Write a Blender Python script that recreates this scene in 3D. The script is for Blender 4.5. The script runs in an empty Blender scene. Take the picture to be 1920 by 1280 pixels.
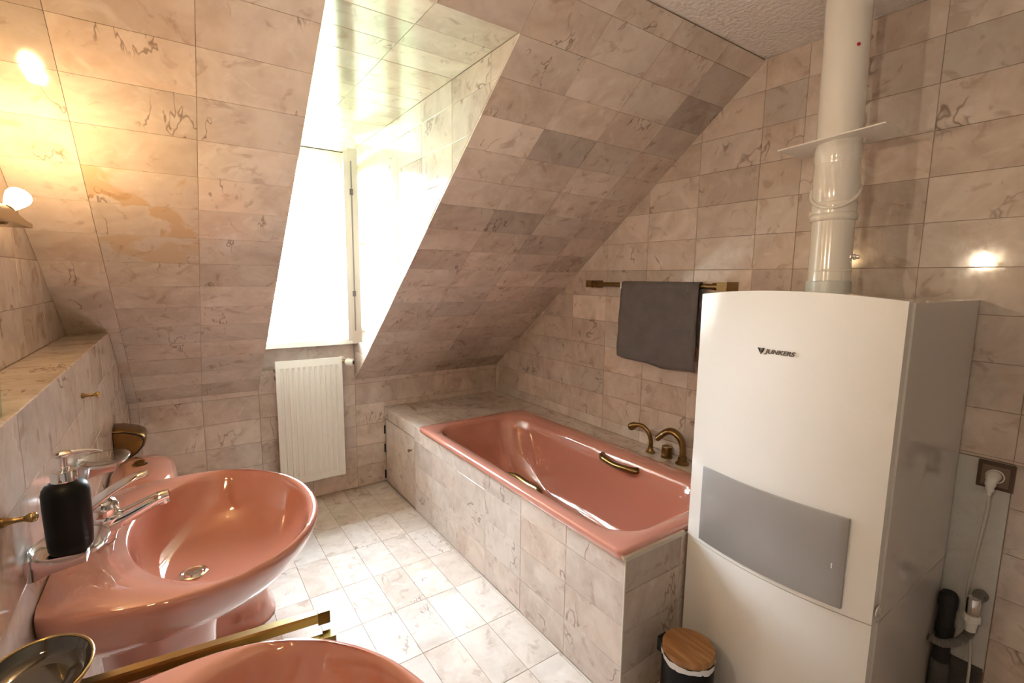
import bpy, bmesh, math, random
from mathutils import Vector, Matrix
rnd = random.Random(7)
scene = bpy.context.scene
COL = scene.collection
PI = math.pi

# ------------------------------------------------------------------ camera
cam_d = bpy.data.cameras.new('camera'); cam = bpy.data.objects.new('camera', cam_d); COL.objects.link(cam)
def cam_axes(yaw, pitch, roll):
    cy, sy, cp, sp = math.cos(yaw), math.sin(yaw), math.cos(pitch), math.sin(pitch)
    f = Vector((-sy*cp, cy*cp, sp)); r = Vector((cy, sy, 0)); u = r.cross(f)
    c, s = math.cos(roll), math.sin(roll)
    return c*r + s*u, -s*r + c*u, f
_r, _u, _f = cam_axes(-0.6069, -0.129, 0.012)
M = Matrix.Identity(4)
for i in range(3):
    M[i][0] = _r[i]; M[i][1] = _u[i]; M[i][2] = -_f[i]
M.translation = Vector((0.2595, -3.364, 1.5078)); cam.matrix_world = M
cam_d.sensor_fit = 'HORIZONTAL'; cam_d.sensor_width = 36; cam_d.lens = 36*904.38/1920; cam_d.clip_start = 0.02
scene.camera = cam

# ------------------------------------------------------------------ sky, exposure
SKY_STRENGTH = 64.0
BULB_STRENGTH = 70.0
BULB_SPOT = 2.2
ROOM_SPOT = 8.0
world = bpy.data.worlds.new('world'); scene.world = world; world.use_nodes = True
wn = world.node_tree.nodes; wb = wn['Background']
wb.inputs['Color'].default_value = (0.73, 0.875, 1.0, 1); wb.inputs['Strength'].default_value = SKY_STRENGTH
vs = scene.view_settings
vs.view_transform = 'Standard'; vs.look = 'None'; vs.gamma = 1.0; vs.use_curve_mapping = False; vs.exposure = 1.36

cy_ = scene.cycles
cy_.max_bounces = 6; cy_.diffuse_bounces = 4; cy_.glossy_bounces = 3; cy_.transmission_bounces = 5; cy_.caustics_reflective = False; cy_.caustics_refractive = False
cy_.use_light_tree = False; cy_.use_adaptive_sampling = True; cy_.adaptive_min_samples = 16; cy_.adaptive_threshold = 0.07; cy_.sample_clamp_indirect = 8.0

# ------------------------------------------------------------------ room numbers (metres)
XR = 2.431; ZK = 0.7994; T = 0.7796; ZC = 2.469; YC = -2.141
XD1, XD2, ZD, YD = 0.6475, 1.2531, 2.322, -1.9532
XB, HL, YB = 1.458, 0.570, -2.332
HZ, XU = 1.248, -0.14
YF = -5.2
SL = math.hypot(1, T)                       # slope length for one metre of depth
YL1 = -(HZ-ZK)/T                            # where the ledge runs into the slope

# daylight enters only by the dormer window: guide the sampling there
pd = bpy.data.lights.new('window_daylight', 'AREA'); pd.shape = 'RECTANGLE'; pd.size = 0.60; pd.size_y = 1.22
pd.cycles.is_portal = True
po = bpy.data.objects.new('window_daylight', pd); COL.objects.link(po)
po.location = ((XD1+XD2)/2, 0.30, (1.08+ZD)/2); po.rotation_euler = (-PI/2, 0, 0)

# ------------------------------------------------------------------ materials
def new_mat(name):
    m = bpy.data.materials.new(name); m.use_nodes = True
    nt = m.node_tree; b = nt.nodes['Principled BSDF']
    return m, nt, b
def mat(name, col, rough=0.4, metal=0.0, spec=0.5, coat=0.0, noise=0.0, nscale=20, bump=0.0, bscale=60, trans=0.0, ior=1.45, emit=None, es=0):
    m, nt, b = new_mat(name)
    b.inputs['Base Color'].default_value = (*col, 1); b.inputs['Roughness'].default_value = rough
    b.inputs['Metallic'].default_value = metal; b.inputs['Specular IOR Level'].default_value = spec
    b.inputs['Coat Weight'].default_value = coat; b.inputs['Coat Roughness'].default_value = 0.04
    b.inputs['Transmission Weight'].default_value = trans; b.inputs['IOR'].default_value = ior
    if emit:
        b.inputs['Emission Color'].default_value = (*emit, 1); b.inputs['Emission Strength'].default_value = es
    tc = nt.nodes.new('ShaderNodeTexCoord')
    if noise:
        n = nt.nodes.new('ShaderNodeTexNoise'); n.inputs['Scale'].default_value = nscale; n.inputs['Detail'].default_value = 6
        nt.links.new(tc.outputs['Object'], n.inputs['Vector'])
        mx = nt.nodes.new('ShaderNodeMix'); mx.data_type = 'RGBA'
        mx.inputs['A'].default_value = (*[c*(1-noise) for c in col], 1); mx.inputs['B'].default_value = (*[min(1, c*(1+noise)) for c in col], 1)
        nt.links.new(n.outputs['Fac'], mx.inputs['Factor']); nt.links.new(mx.outputs['Result'], b.inputs['Base Color'])
    if bump:
        n2 = nt.nodes.new('ShaderNodeTexNoise'); n2.inputs['Scale'].default_value = bscale; n2.inputs['Detail'].default_value = 5
        nt.links.new(tc.outputs['Object'], n2.inputs['Vector'])
        bp = nt.nodes.new('ShaderNodeBump'); bp.inputs['Strength'].default_value = bump; bp.inputs['Distance'].default_value = 0.01
        nt.links.new(n2.outputs['Fac'], bp.inputs['Height']); nt.links.new(bp.outputs['Normal'], b.inputs['Normal'])
    return m

def marble():
    """polished rose-beige marble; each tile's own colour property shifts tone, hue and the cut of the block"""
    m, nt, b = new_mat('rose_marble'); N = nt.nodes.new; L = nt.links.new
    oi = N('ShaderNodeObjectInfo'); sep = N('ShaderNodeSeparateColor'); L(oi.outputs['Color'], sep.inputs['Color'])
    tc = N('ShaderNodeTexCoord')
    sc = N('ShaderNodeVectorMath'); sc.operation = 'SCALE'; sc.inputs[0].default_value = (37.1, 61.7, 83.3); L(sep.outputs['Blue'], sc.inputs['Scale'])
    ad = N('ShaderNodeVectorMath'); ad.operation = 'ADD'; L(tc.outputs['Object'], ad.inputs[0]); L(sc.outputs[0], ad.inputs[1])
    def noise(scale, det, rough, dist, vec=ad):
        n = N('ShaderNodeTexNoise'); n.inputs['Scale'].default_value = scale; n.inputs['Detail'].default_value = det
        n.inputs['Roughness'].default_value = rough; n.inputs['Distortion'].default_value = dist
        L(vec.outputs[0], n.inputs['Vector']); return n
    def mapr(src, a, c, d, e):
        r = N('ShaderNodeMapRange'); r.inputs['From Min'].default_value = a; r.inputs['From Max'].default_value = c
        r.inputs['To Min'].default_value = d; r.inputs['To Max'].default_value = e; L(src, r.inputs['Value']); return r.outputs['Result']
    def math_(op, a, c):
        x = N('ShaderNodeMath'); x.operation = op
        for k, s in enumerate((a, c)):
            if isinstance(s, (int, float)): x.inputs[k].default_value = s
            else: L(s, x.inputs[k])
        return x.outputs[0]
    def mix(f, A, B, mode='MIX'):
        x = N('ShaderNodeMix'); x.data_type = 'RGBA'; x.blend_type = mode
        if isinstance(f, (int, float)): x.inputs['Factor'].default_value = f
        else: L(f, x.inputs['Factor'])
        for k, s in (('A', A), ('B', B)):
            if isinstance(s, tuple): x.inputs[k].default_value = (*s, 1)
            else: L(s, x.inputs[k])
        return x.outputs['Result']
    st = N('ShaderNodeVectorMath'); st.operation = 'MULTIPLY'; st.inputs[1].default_value = (2.4, .9, .75); L(ad.outputs[0], st.inputs[0])
    n1 = noise(5.0, 3, .6, 1.0); n2 = noise(24, 3, .65, 0); n3 = noise(3.0, 4, .62, .25, st); n4 = noise(5.5, 1, .5, 0); n6 = noise(11.0, 3, .62, .8)
    light = mix(sep.outputs['Green'], (.70, .615, .545), (.685, .57, .48))
    dark = mix(sep.outputs['Green'], (.56, .47, .405), (.53, .41, .33))
    c = mix(mapr(n1.outputs['Fac'], .32, .62, 1, 0), light, dark)
    c = mix(mapr(n2.outputs['Fac'], .40, .75, 0, .30), c, (.76, .685, .625))
    # pale calcite clouds
    c = mix(mapr(n6.outputs['Fac'], .58, .72, 0, .5), c, (.78, .715, .66))
    # rusty brown patches and fine broken cracks
    c = mix(mapr(n6.outputs['Fac'], .41, .31, 0, .45), c, (.33, .215, .15))
    ab = math_('ABSOLUTE', math_('SUBTRACT', n3.outputs['Fac'], .5), 0)
    vv = math_('MULTIPLY', mapr(ab, 0.0, .012, 1, 0), mapr(n4.outputs['Fac'], .57, .66, 0, 1))
    c = mix(math_('MULTIPLY', vv, .7), c, (.15, .08, .05))
    # iron stain soaked into a few slabs
    stn = math_('MULTIPLY', mapr(oi.outputs['Alpha'], 0, 1, 1, 0), mapr(n1.outputs['Fac'], .53, .59, 0, .5))
    c = mix(stn, c, (.50, .27, .055))
    # tone of this slab
    tone = mapr(sep.outputs['Red'], 0, 1, .62, 1.14)
    cv = N('ShaderNodeVectorMath'); cv.operation = 'SCALE'; L(c, cv.inputs[0]); L(tone, cv.inputs['Scale'])
    L(cv.outputs[0], b.inputs['Base Color'])
    L(mapr(n2.outputs['Fac'], .3, .7, .06, .12), b.inputs['Roughness'])
    b.inputs['Specular IOR Level'].default_value = .5
    bp = N('ShaderNodeBump'); bp.inputs['Strength'].default_value = .12; bp.inputs['Distance'].default_value = .002; bp.invert = True
    L(vv, bp.inputs['Height']); L(bp.outputs['Normal'], b.inputs['Normal'])
    return m

MT = dict(
    marble=marble(),
    grout=mat('grout', (.30, .22, .17), .9, noise=.2, nscale=30),
    seal=mat('white_sealant', (.60, .54, .45), .5),
    plaster=mat('white_textured_plaster', (.80, .76, .73), .9, bump=.9, bscale=55),
    paint=mat('plain_wall_paint', (.33, .28, .245), .8, bump=.2),
    rough_plaster=mat('patched_white_plaster', (.62, .61, .58), .85, noise=.10, nscale=14, bump=.5, bscale=30),
    dirt=mat('dark_mortar', (.10, .095, .09), .95, noise=.5, nscale=25, bump=.8, bscale=40),
    pink=mat('salmon_pink_ceramic', (.61, .27, .20), .07, spec=.6, coat=1.0),
    pink_enamel=mat('salmon_pink_enamel', (.60, .255, .19), .09, spec=.6, coat=1.0),
    brass=mat('aged_brass', (.27, .175, .07), .28, 1.0, noise=.25, nscale=35),
    brass_b=mat('polished_brass', (.42, .30, .13), .2, 1.0, noise=.1),
    chrome=mat('chrome', (.78, .77, .76), .06, 1.0),
    white_en=mat('white_enamel', (.80, .775, .735), .13, spec=.5, coat=.3),
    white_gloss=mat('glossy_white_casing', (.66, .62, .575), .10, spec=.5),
    white_rad=mat('white_radiator_paint', (.86, .84, .79), .3),
    white_pipe=mat('white_flue_enamel', (.80, .76, .70), .16, coat=.4),
    white_plastic=mat('white_plastic', (.80, .78, .74), .4),
    white_wood=mat('white_window_paint', (.80, .76, .68), .35),
    silver=mat('silver_grey_plastic', (.36, .345, .33), .38, .35),
    sleeve=mat('translucent_grey_sleeve', (.58, .60, .58), .35),
    black=mat('matt_black', (.006, .006, .0065), .4, spec=.25),
    black_rubber=mat('black_rubber', (.02, .02, .02), .6),
    dark_grey=mat('logo_brown_grey', (.085, .07, .06), .4),
    grey_hose=mat('grey_corrugated_plastic', (.20, .19, .18), .5),
    brown=mat('brown_socket_plastic', (.10, .062, .042), .25),
    brown_b=mat('light_brown_plastic', (.19, .135, .10), .3),
    cable=mat('cream_cable', (.62, .58, .52), .5),
    red=mat('red_varnish', (.45, .01, .02), .3),
    towel=mat('grey_terry_cloth', (.25, .225, .225), .95, noise=.22, nscale=14, bump=1.0, bscale=420),
    bag=mat('white_bin_bag', (.75, .76, .78), .4),
    smoked=mat('smoked_glass', (.035, .032, .03), .05, spec=.7, coat=.5),
    bulb=mat('lit_bulb', (1, .9, .7), .4, emit=(1.0, .68, .33), es=BULB_STRENGTH),
    bulb_neck=mat('bulb_neck', (.95, .85, .7), .3, emit=(1.0, .66, .30), es=1.2),
    lawn=mat('lawn', (.09, .14, .05), .9, noise=.3, nscale=.6),
    leaf=mat('leaf_green', (.14, .28, .05), .6, noise=.3, nscale=3),
    bark=mat('bark', (.12, .08, .05), .9),
)
def thin_glass(name, tint, rough=.03, blend=.30):
    m = bpy.data.materials.new(name); m.use_nodes = True; nt = m.node_tree; nt.nodes.clear(); N = nt.nodes.new; L = nt.links.new
    o = N('ShaderNodeOutputMaterial'); t = N('ShaderNodeBsdfTransparent'); t.inputs['Color'].default_value = (*tint, 1)
    g = N('ShaderNodeBsdfGlossy'); g.inputs['Color'].default_value = (1, 1, 1, 1); g.inputs['Roughness'].default_value = rough
    lw = N('ShaderNodeLayerWeight'); lw.inputs['Blend'].default_value = .5
    pw = N('ShaderNodeMath'); pw.operation = 'POWER'; L(lw.outputs['Facing'], pw.inputs[0]); pw.inputs[1].default_value = 3.0
    mr = N('ShaderNodeMapRange'); mr.inputs['To Min'].default_value = .04; mr.inputs['To Max'].default_value = blend; L(pw.outputs[0], mr.inputs['Value'])
    mx = N('ShaderNodeMixShader'); L(mr.outputs['Result'], mx.inputs['Fac']); L(t.outputs[0], mx.inputs[1]); L(g.outputs[0], mx.inputs[2]); L(mx.outputs[0], o.inputs['Surface'])
    return m
for _m in ('pink', 'pink_enamel'): MT[_m].node_tree.nodes['Principled BSDF'].inputs['Coat IOR'].default_value = 1.65
MT['glass_rim'] = thin_glass('glass_rim', (.80, .84, .81), .05, .9)
MT['glass'] = thin_glass('clear_glass', (.97, .98, .97), .03, .6); MT['pane'] = thin_glass('window_glass', (.97, .98, .97), 0.01, .15); MT['tumbler'] = thin_glass('pale_green_glass', (.70, .84, .74), .12, .4)
def wood():
    m, nt, b = new_mat('bamboo_wood'); N = nt.nodes.new; L = nt.links.new
    tc = N('ShaderNodeTexCoord'); mp = N('ShaderNodeMapping'); mp.inputs['Rotation'].default_value = (0, 0, .75); mp.inputs['Scale'].default_value = (26, 2.2, 4); L(tc.outputs['Object'], mp.inputs['Vector'])
    n = N('ShaderNodeTexNoise'); n.inputs['Scale'].default_value = 2.5; n.inputs['Detail'].default_value = 4; L(mp.outputs[0], n.inputs['Vector'])
    r = N('ShaderNodeValToRGB'); L(n.outputs['Fac'], r.inputs['Fac']); e = r.color_ramp.elements
    e[0].position = .32; e[0].color = (.29, .125, .04, 1); e[1].position = .68; e[1].color = (.50, .265, .105, 1)
    L(r.outputs['Color'], b.inputs['Base Color']); b.inputs['Roughness'].default_value = .45
    return m
MT['wood'] = wood()

# ------------------------------------------------------------------ helpers
WLOC = {}
def link(o): COL.objects.link(o); return o
def props(o, label=None, cat=None, group=None, kind=None):
    for k, v in (('label', label), ('category', cat), ('group', group), ('kind', kind)):
        if v: o[k] = v
    return o
def empty(name, loc, label=None, cat=None, group=None, kind=None):
    o = bpy.data.objects.new(name, None); link(o); o.location = loc; o.empty_display_size = .05
    WLOC[o] = Vector(loc); return props(o, label, cat, group, kind)
def place(o, c, parent):
    WLOC[o] = Vector(c)
    if parent is not None:
        o.parent = parent; o.location = Vector(c) - WLOC[parent]
    else: o.location = c
def obj(name, bm, m, parent=None, smooth=35, bevel=0, bseg=2, label=None, origin=None):
    """link a bmesh (built in room coordinates) as one mesh object with its origin at its own centre"""
    if bevel:
        ed = [e for e in bm.edges if len(e.link_faces) == 2 and e.calc_face_angle(0) > .6]
        bmesh.ops.bevel(bm, geom=ed, offset=bevel, segments=bseg, profile=.5, affect='EDGES', clamp_overlap=True)
    bmesh.ops.recalc_face_normals(bm, faces=bm.faces[:])
    if origin is None:
        lo = Vector([min(v.co[i] for v in bm.verts) for i in range(3)]); hi = Vector([max(v.co[i] for v in bm.verts) for i in range(3)])
        origin = (lo+hi)/2
    origin = Vector(origin)
    bmesh.ops.translate(bm, verts=bm.verts[:], vec=-origin)
    me = bpy.data.meshes.new(name); bm.to_mesh(me); bm.free(); me.materials.append(MT[m] if isinstance(m, str) else m)
    if smooth:
        for p in me.polygons: p.use_smooth = True
        me.set_sharp_from_angle(angle=math.radians(smooth))
    o = link(bpy.data.objects.new(name, me)); place(o, origin, parent)
    if label: o['label'] = label
    return o
def B(): return bmesh.new()
def box(bm, x0, x1, y0, y1, z0, z1):
    vs_ = [bm.verts.new((x, y, z)) for x in (x0, x1) for y in (y0, y1) for z in (z0, z1)]
    for f in ((0, 1, 3, 2), (4, 6, 7, 5), (0, 4, 5, 1), (2, 3, 7, 6), (0, 2, 6, 4), (1, 5, 7, 3)): bm.faces.new([vs_[i] for i in f])
    return bm
def loft(bm, rings, cap0=True, cap1=True, close=True):
    R = [[bm.verts.new(p) for p in r] for r in rings]; n = len(R[0])
    for a, c in zip(R, R[1:]):
        for i in range(n if close else n-1):
            j = (i+1) % n; bm.faces.new((a[i], a[j], c[j], c[i]))
    if cap0: bm.faces.new(R[0][::-1])
    if cap1: bm.faces.new(R[-1])
    return bm
def circ(c, r, n=24, ax=(0, 0, 1), ry=None):
    ax = Vector(ax).normalized(); t = Vector((1, 0, 0)) if abs(ax.x) < .9 else Vector((0, 1, 0))
    u = (t - ax*t.dot(ax)).normalized(); v = ax.cross(u); ry = r if ry is None else ry
    return [Vector(c) + u*r*math.cos(2*PI*i/n) + v*ry*math.sin(2*PI*i/n) for i in range(n)]
def lathe(bm, prof, base=(0, 0, 0), ax=(0, 0, 1), n=32, cap0=True, cap1=True):
    ax = Vector(ax).normalized(); base = Vector(base)
    return loft(bm, [circ(base+ax*h, max(r, 1e-4), n, ax) for r, h in prof], cap0, cap1)
def tube(bm, pts, r, n=12, cap=True, up=None, flat=None):
    pts = [Vector(p) for p in pts]; rs = r if isinstance(r, (list, tuple)) else [r]*len(pts)
    T_ = []
    for i in range(len(pts)):
        a = pts[max(i-1, 0)]; c = pts[min(i+1, len(pts)-1)]; T_.append((c-a).normalized())
    nrm = Vector(up) if up else (Vector((0, 0, 1)) if abs(T_[0].z) < .9 else Vector((1, 0, 0)))
    rings = []
    for p, t, q in zip(pts, T_, rs):
        nrm = (nrm - t*nrm.dot(t)).normalized(); b_ = t.cross(nrm)
        ra, rb = q if isinstance(q, (list, tuple)) else (q, q)
        rings.append([p + nrm*ra*math.cos(2*PI*i/n) + b_*rb*math.sin(2*PI*i/n) for i in range(n)])
    return loft(bm, rings, cap, cap)
def spline(P, k=8):
    P = [Vector(p) for p in P]; out = []
    for i in range(len(P)-1):
        a = P[max(i-1, 0)]; b_ = P[i]; c = P[i+1]; d = P[min(i+2, len(P)-1)]
        for j in range(k):
            t = j/k; out.append(.5*((2*b_)+(c-a)*t+(2*a-5*b_+4*c-d)*t*t+(3*b_-a-3*c+d)*t**3))
    out.append(P[-1]); return out
def prism(bm, poly, dvec):
    a = [Vector(p) for p in poly]; return loft(bm, [a, [p+Vector(dvec) for p in a]])
def rrect(x0, x1, y0, y1, r, z, n=8):
    pts = []
    for cx, cy, a0 in ((x1-r, y1-r, 0), (x0+r, y1-r, 90), (x0+r, y0+r, 180), (x1-r, y0+r, 270)):
        for i in range(n+1):
            a = math.radians(a0 + 90*i/n); pts.append(Vector((cx+r*math.cos(a), cy+r*math.sin(a), z)))
    return pts
def copy_tree(o, parent=None, off=(0, 0, 0)):
    c = o.copy(); link(c); c.parent = parent; WLOC[c] = WLOC[o]+Vector(off)
    if parent is None: c.location = o.location + Vector(off)
    for ch in list(o.children): copy_tree(ch, c, off)
    return c

# ------------------------------------------------------------------ tiled surfaces
MESHES = {}
def clip_poly(poly, a, b_):
    """keep the part of the 2D polygon on the left of the line a->b"""
    out = []; n = len(poly); dx, dy = b_[0]-a[0], b_[1]-a[1]
    s = lambda p: dx*(p[1]-a[1]) - dy*(p[0]-a[0])
    for i in range(n):
        p, q = poly[i], poly[(i+1) % n]; sp, sq = s(p), s(q)
        if sp >= -1e-9: out.append(p)
        if (sp > 1e-9 and sq < -1e-9) or (sp < -1e-9 and sq > 1e-9):
            t = sp/(sp-sq); out.append((p[0]+t*(q[0]-p[0]), p[1]+t*(q[1]-p[1])))
    return out
def area(p): return .5*sum(p[i][0]*p[(i+1) % len(p)][1]-p[(i+1) % len(p)][0]*p[i][1] for i in range(len(p)))
def inset(poly, d):
    n = len(poly); out = []
    for i in range(n):
        p0, p1, p2 = poly[i-1], poly[i], poly[(i+1) % n]
        e1 = Vector((p1[0]-p0[0], p1[1]-p0[1])).normalized(); e2 = Vector((p2[0]-p1[0], p2[1]-p1[1])).normalized()
        n1 = Vector((-e1.y, e1.x)); n2 = Vector((-e2.y, e2.x)); den = 1+n1.dot(n2)
        if den < .25: den = .25
        m_ = (n1+n2)*(d/den); out.append((p1[0]+m_.x, p1[1]+m_.y))
    return out
TONES = {}
STAIN = {('slope', (7, 10)): 1.0, ('slope', (7, 9)): 1.0, ('slope', (7, 8)): .8}
def tile(parent, O, u, v, n, poly, key, tone=None, thick=.009, ch=.0012, m='marble', ij=None):
    poly = [p for i, p in enumerate(poly) if (Vector(p)-Vector(poly[i-1])).length > 1e-4]
    if len(poly) < 3 or area(poly) < 2.5e-4: return None
    cu = sum(p[0] for p in poly)/len(poly); cv = sum(p[1] for p in poly)/len(poly)
    q = [(p[0]-cu, p[1]-cv) for p in poly]
    k = (key, tuple((round(a, 4), round(b_, 4)) for a, b_ in q))
    me = MESHES.get(k)
    if me is None:
        a = inset(q, .0006); f = inset(q, .0006+ch)
        bm = B(); W = lambda P, d: [u*p[0]+v*p[1]+n*d for p in P]
        loft(bm, [W(a, -thick), W(a, -ch), W(f, 0)], True, True)
        bmesh.ops.recalc_face_normals(bm, faces=bm.faces[:])
        me = bpy.data.meshes.new('tile'); bm.to_mesh(me); bm.free(); me.materials.append(MT[m]); MESHES[k] = me
    o = link(bpy.data.objects.new('tile', me)); place(o, O+u*cu+v*cv+n*rnd.uniform(-.0004, .0004), parent)
    if tone is None and key == 'wall_back': tone = min(1, max(.4, rnd.gauss(.80, .12)))
    if tone is None and key in ('wll', 'ledge'): tone = min(1, max(.5, rnd.gauss(.76, .06)))
    if tone is None and key == 'floor': tone = min(1, max(.5, rnd.gauss(.74, .09)))
    t = tone if tone is not None else min(1, max(.1, rnd.gauss(.64, .13)))
    o.color = (t, rnd.random(), rnd.random(), 1.0-STAIN.get((key, tuple(ij or ())), 0))
    return o
def tiles(parent, O, u, v, regions, off, size, tones={}, key=None):
    """lay a straight grid of tiles over convex regions (2D polygons in u, v, counter-clockwise)"""
    O, u, v = Vector(O), Vector(u), Vector(v); n = u.cross(v); key = key or parent.name
    for reg in regions:
        us = [p[0] for p in reg]; vs2 = [p[1] for p in reg]
        i0 = math.floor((min(us)-off[0])/size[0]+1e-4); i1 = math.ceil((max(us)-off[0])/size[0]-1e-4)
        j0 = math.floor((min(vs2)-off[1])/size[1]+1e-4); j1 = math.ceil((max(vs2)-off[1])/size[1]-1e-4)
        for i in range(i0, i1):
            for j in range(j0, j1):
                a, c = off[0]+i*size[0], off[1]+j*size[1]
                p = [(a, c), (a+size[0], c), (a+size[0], c+size[1]), (a, c+size[1])]
                for k in range(len(reg)):
                    p = clip_poly(p, reg[k], reg[(k+1) % len(reg)])
                    if len(p) < 3: break
                if len(p) >= 3: tile(parent, O, u, v, n, p, key, tones.get((i, j)), ij=(i, j))
def rect(a, b_, c, d): return [(a, c), (b_, c), (b_, d), (a, d)]
def structure(name, bm, m, smooth=0, label=None):
    o = obj(name, bm, m, None, smooth); o['kind'] = 'structure'
    if label: o['label'] = label
    return o
G = .003                                     # joints sit this far behind the tile faces

# floor: tiles run away from the camera
fl = structure('floor', box(B(), -.3, XR+.15, YF-.15, .33, -.15, -G), 'grout')
tiles(fl, (0, 0, 0), (1, 0, 0), (0, 1, 0), [rect(0, XB, YF, 0), rect(XB, XR, YF, YB)], (.9896-.1525*7, -.80-.3028*20), (.1525, .3028), key='floor')

# right wall (plaster left bare behind the boiler)
PY0, PY1, PZ = -3.068, -2.6, .937
bm = B(); box(bm, XR+G, XR+.15, YF-.15, .33, -.15, ZC+.15)
wr = structure('wall_right', bm, 'grout')
# u runs towards the camera (-y), v up
U, V = Vector((0, -1, 0)), Vector((0, 0, 1))
yc_, zs = -YC, lambda u_: ZK+u_*T
OU, OV, PU, PV = 2.155-.3028*8, 1.5640-.1545*11, .3028, .1545
rt = {}
for c in ((5, 10),): rt[c] = 1.0
tiles(wr, (XR, 0, 0), U, V, [
    [(0, HL), (-YB, HL), (-YB, zs(-YB) if 0 else ZC), (yc_, ZC), (0, ZK)],
    [(-YB, PZ), (-YF, PZ), (-YF, ZC), (-YB, ZC)],
    [(-PY0, 0), (-YF, 0), (-YF, PZ), (-PY0, PZ)]], (OU, OV), (PU, PV), {(7, 10): 1.0, (4, 9): 1.0, (2, 5): .95, (7, 13): .4, (7, 14): .6, (11, 13): .4, (9, 9): .5})
pl = obj('bare_plaster', box(B(), XR+.002, XR+.02, PY0+.002, PY1, .20, PZ-.004), 'rough_plaster', wr, 0, label='bare white plaster patch')
obj('dark_mortar', box(B(), XR-.004, XR+.02, PY0+.004, PY1, 0.0, .21), 'dirt', wr, 0, label='dark crumbling mortar at the foot')

# knee wall under the slope
bm = B(); box(bm, -.35, XD1, G, .30, -.1, ZD+.4); box(bm, XD2, XR+.15, G, .30, -.1, ZD+.4); box(bm, XD1, XD2, G, .30, -.1, 1.065)
box(bm, XD1, XD2, .002, .30, ZD+.003, ZD+.4)
wb_ = structure('wall_back', bm, 'grout')
ox = XD1-.3028*2
tiles(wb_, (0, 0, 0), (1, 0, 0), (0, 0, 1), [rect(0, XD1, 0, ZK), rect(XD1, XD2, 0, 1.062), rect(XD2, XR, 0, ZK)], (ox-.3028, .607-.1525*4), (.3028, .1525))

# sloping ceiling: u along x, v up the slope (towards the camera)
SU, SV = Vector((1, 0, 0)), Vector((0, -1, T)).normalized(); SN = SU.cross(SV)
if SN.z > 0: SN = -SN
def sp(x, s, d=0): return Vector((x, 0, ZK)) + SV*s + Vector((0, T, 1)).normalized()*d
S_top = -YC*SL; S_d = -YD*SL; S_l = -YL1*SL
bm = B()
for x0, x1, s0, s1 in ((-.3, XD1-.013, -.02, S_top+.2), (XD2+.013, XR+.1, -.02, S_top+.2), (XD1-.013, XD2+.013, S_d+.013, S_top+.2)):
    loft(bm, [[sp(x, s, d) for d in (G, .12) for x, s in ()] or [sp(x0, s0, G), sp(x1, s0, G), sp(x1, s1, G), sp(x0, s1, G)], [sp(x0, s0, .12), sp(x1, s0, .12), sp(x1, s1, .12), sp(x0, s1, .12)]])
sl = structure('ceiling_slope', bm, 'grout')
# the frame (u = -x keeps the normal pointing down into the room)
xm = XD1-.3028*2
RS = lambda x0, x1, s0, s1: [(-x1, s0), (-x0, s0), (-x0, s1), (-x1, s1)]
ps = S_d/16
tiles(sl, (0, 0, ZK), (-1, 0, 0), SV, [RS(xm, XD1, 0, S_top), RS(XD2, XR, 0, S_top), RS(XD1, XD2, S_d, S_top), RS(0, xm, 0, S_l), RS(XU, xm, S_l, S_top)],
      (-XD2-.3028*4, 0), (.3028, ps), {(0, 15): .02, (2, 13): .22, (2, 10): .12, (1, 16): .7, (3, 10): .3, (0, 0): .3, (1, 0): .25, (2, 5): .35, (2, 2): .75, (1, 2): .35, (1, 1): .35}, 'slope')

# dormer cheeks, dormer ceiling
wdr = structure('wall_dormer_right', prism(B(), [(XD2+G, .25, ZK-.1), (XD2+G, .25, ZD+.1), (XD2+G, YD-.03, ZD+.1), (XD2+G, YD-.01, ZD), (XD2+G, .01, ZK+.01)], (.1, 0, 0)), 'grout')
tiles(wdr, (XD2, 0, 0), (0, -1, 0), (0, 0, 1), [[(0, ZK), (-YD, ZD), (0, ZD)]], (-.052, 2.222-.1525*12), (.305, .1525), key='cheekR')
wdl = structure('wall_dormer_left', prism(B(), [(XD1-G, .25, ZK-.1), (XD1-G, .25, ZD+.1), (XD1-G, YD-.03, ZD+.1), (XD1-G, YD-.01, ZD), (XD1-G, .01, ZK+.01)], (-.1, 0, 0)), 'grout')
tiles(wdl, (XD1, 0, 0), (0, 1, 0), (0, 0, 1), [[(0, ZK), (0, ZD), (YD, ZD)]], (.052, 2.222-.1525*12), (.305, .1525), key='cheekL')
cd = structure('ceiling_dormer', box(B(), XD1-.1, XD2+.1, YD-.01, .3, ZD+G, ZD+.1), 'grout')
tiles(cd, (0, 0, ZD), (1, 0, 0), (0, -1, 0), [rect(XD1, XD2, 0, -YD)], (XD1, -YD-.1565*13), (.3028, .1565), {(1, 12): .42}, 'dceil')

# flat plaster ceiling
ce = structure('ceiling', box(B(), -.3, XR+.15, YF-.15, YC, ZC, ZC+.15), 'plaster')

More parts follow.
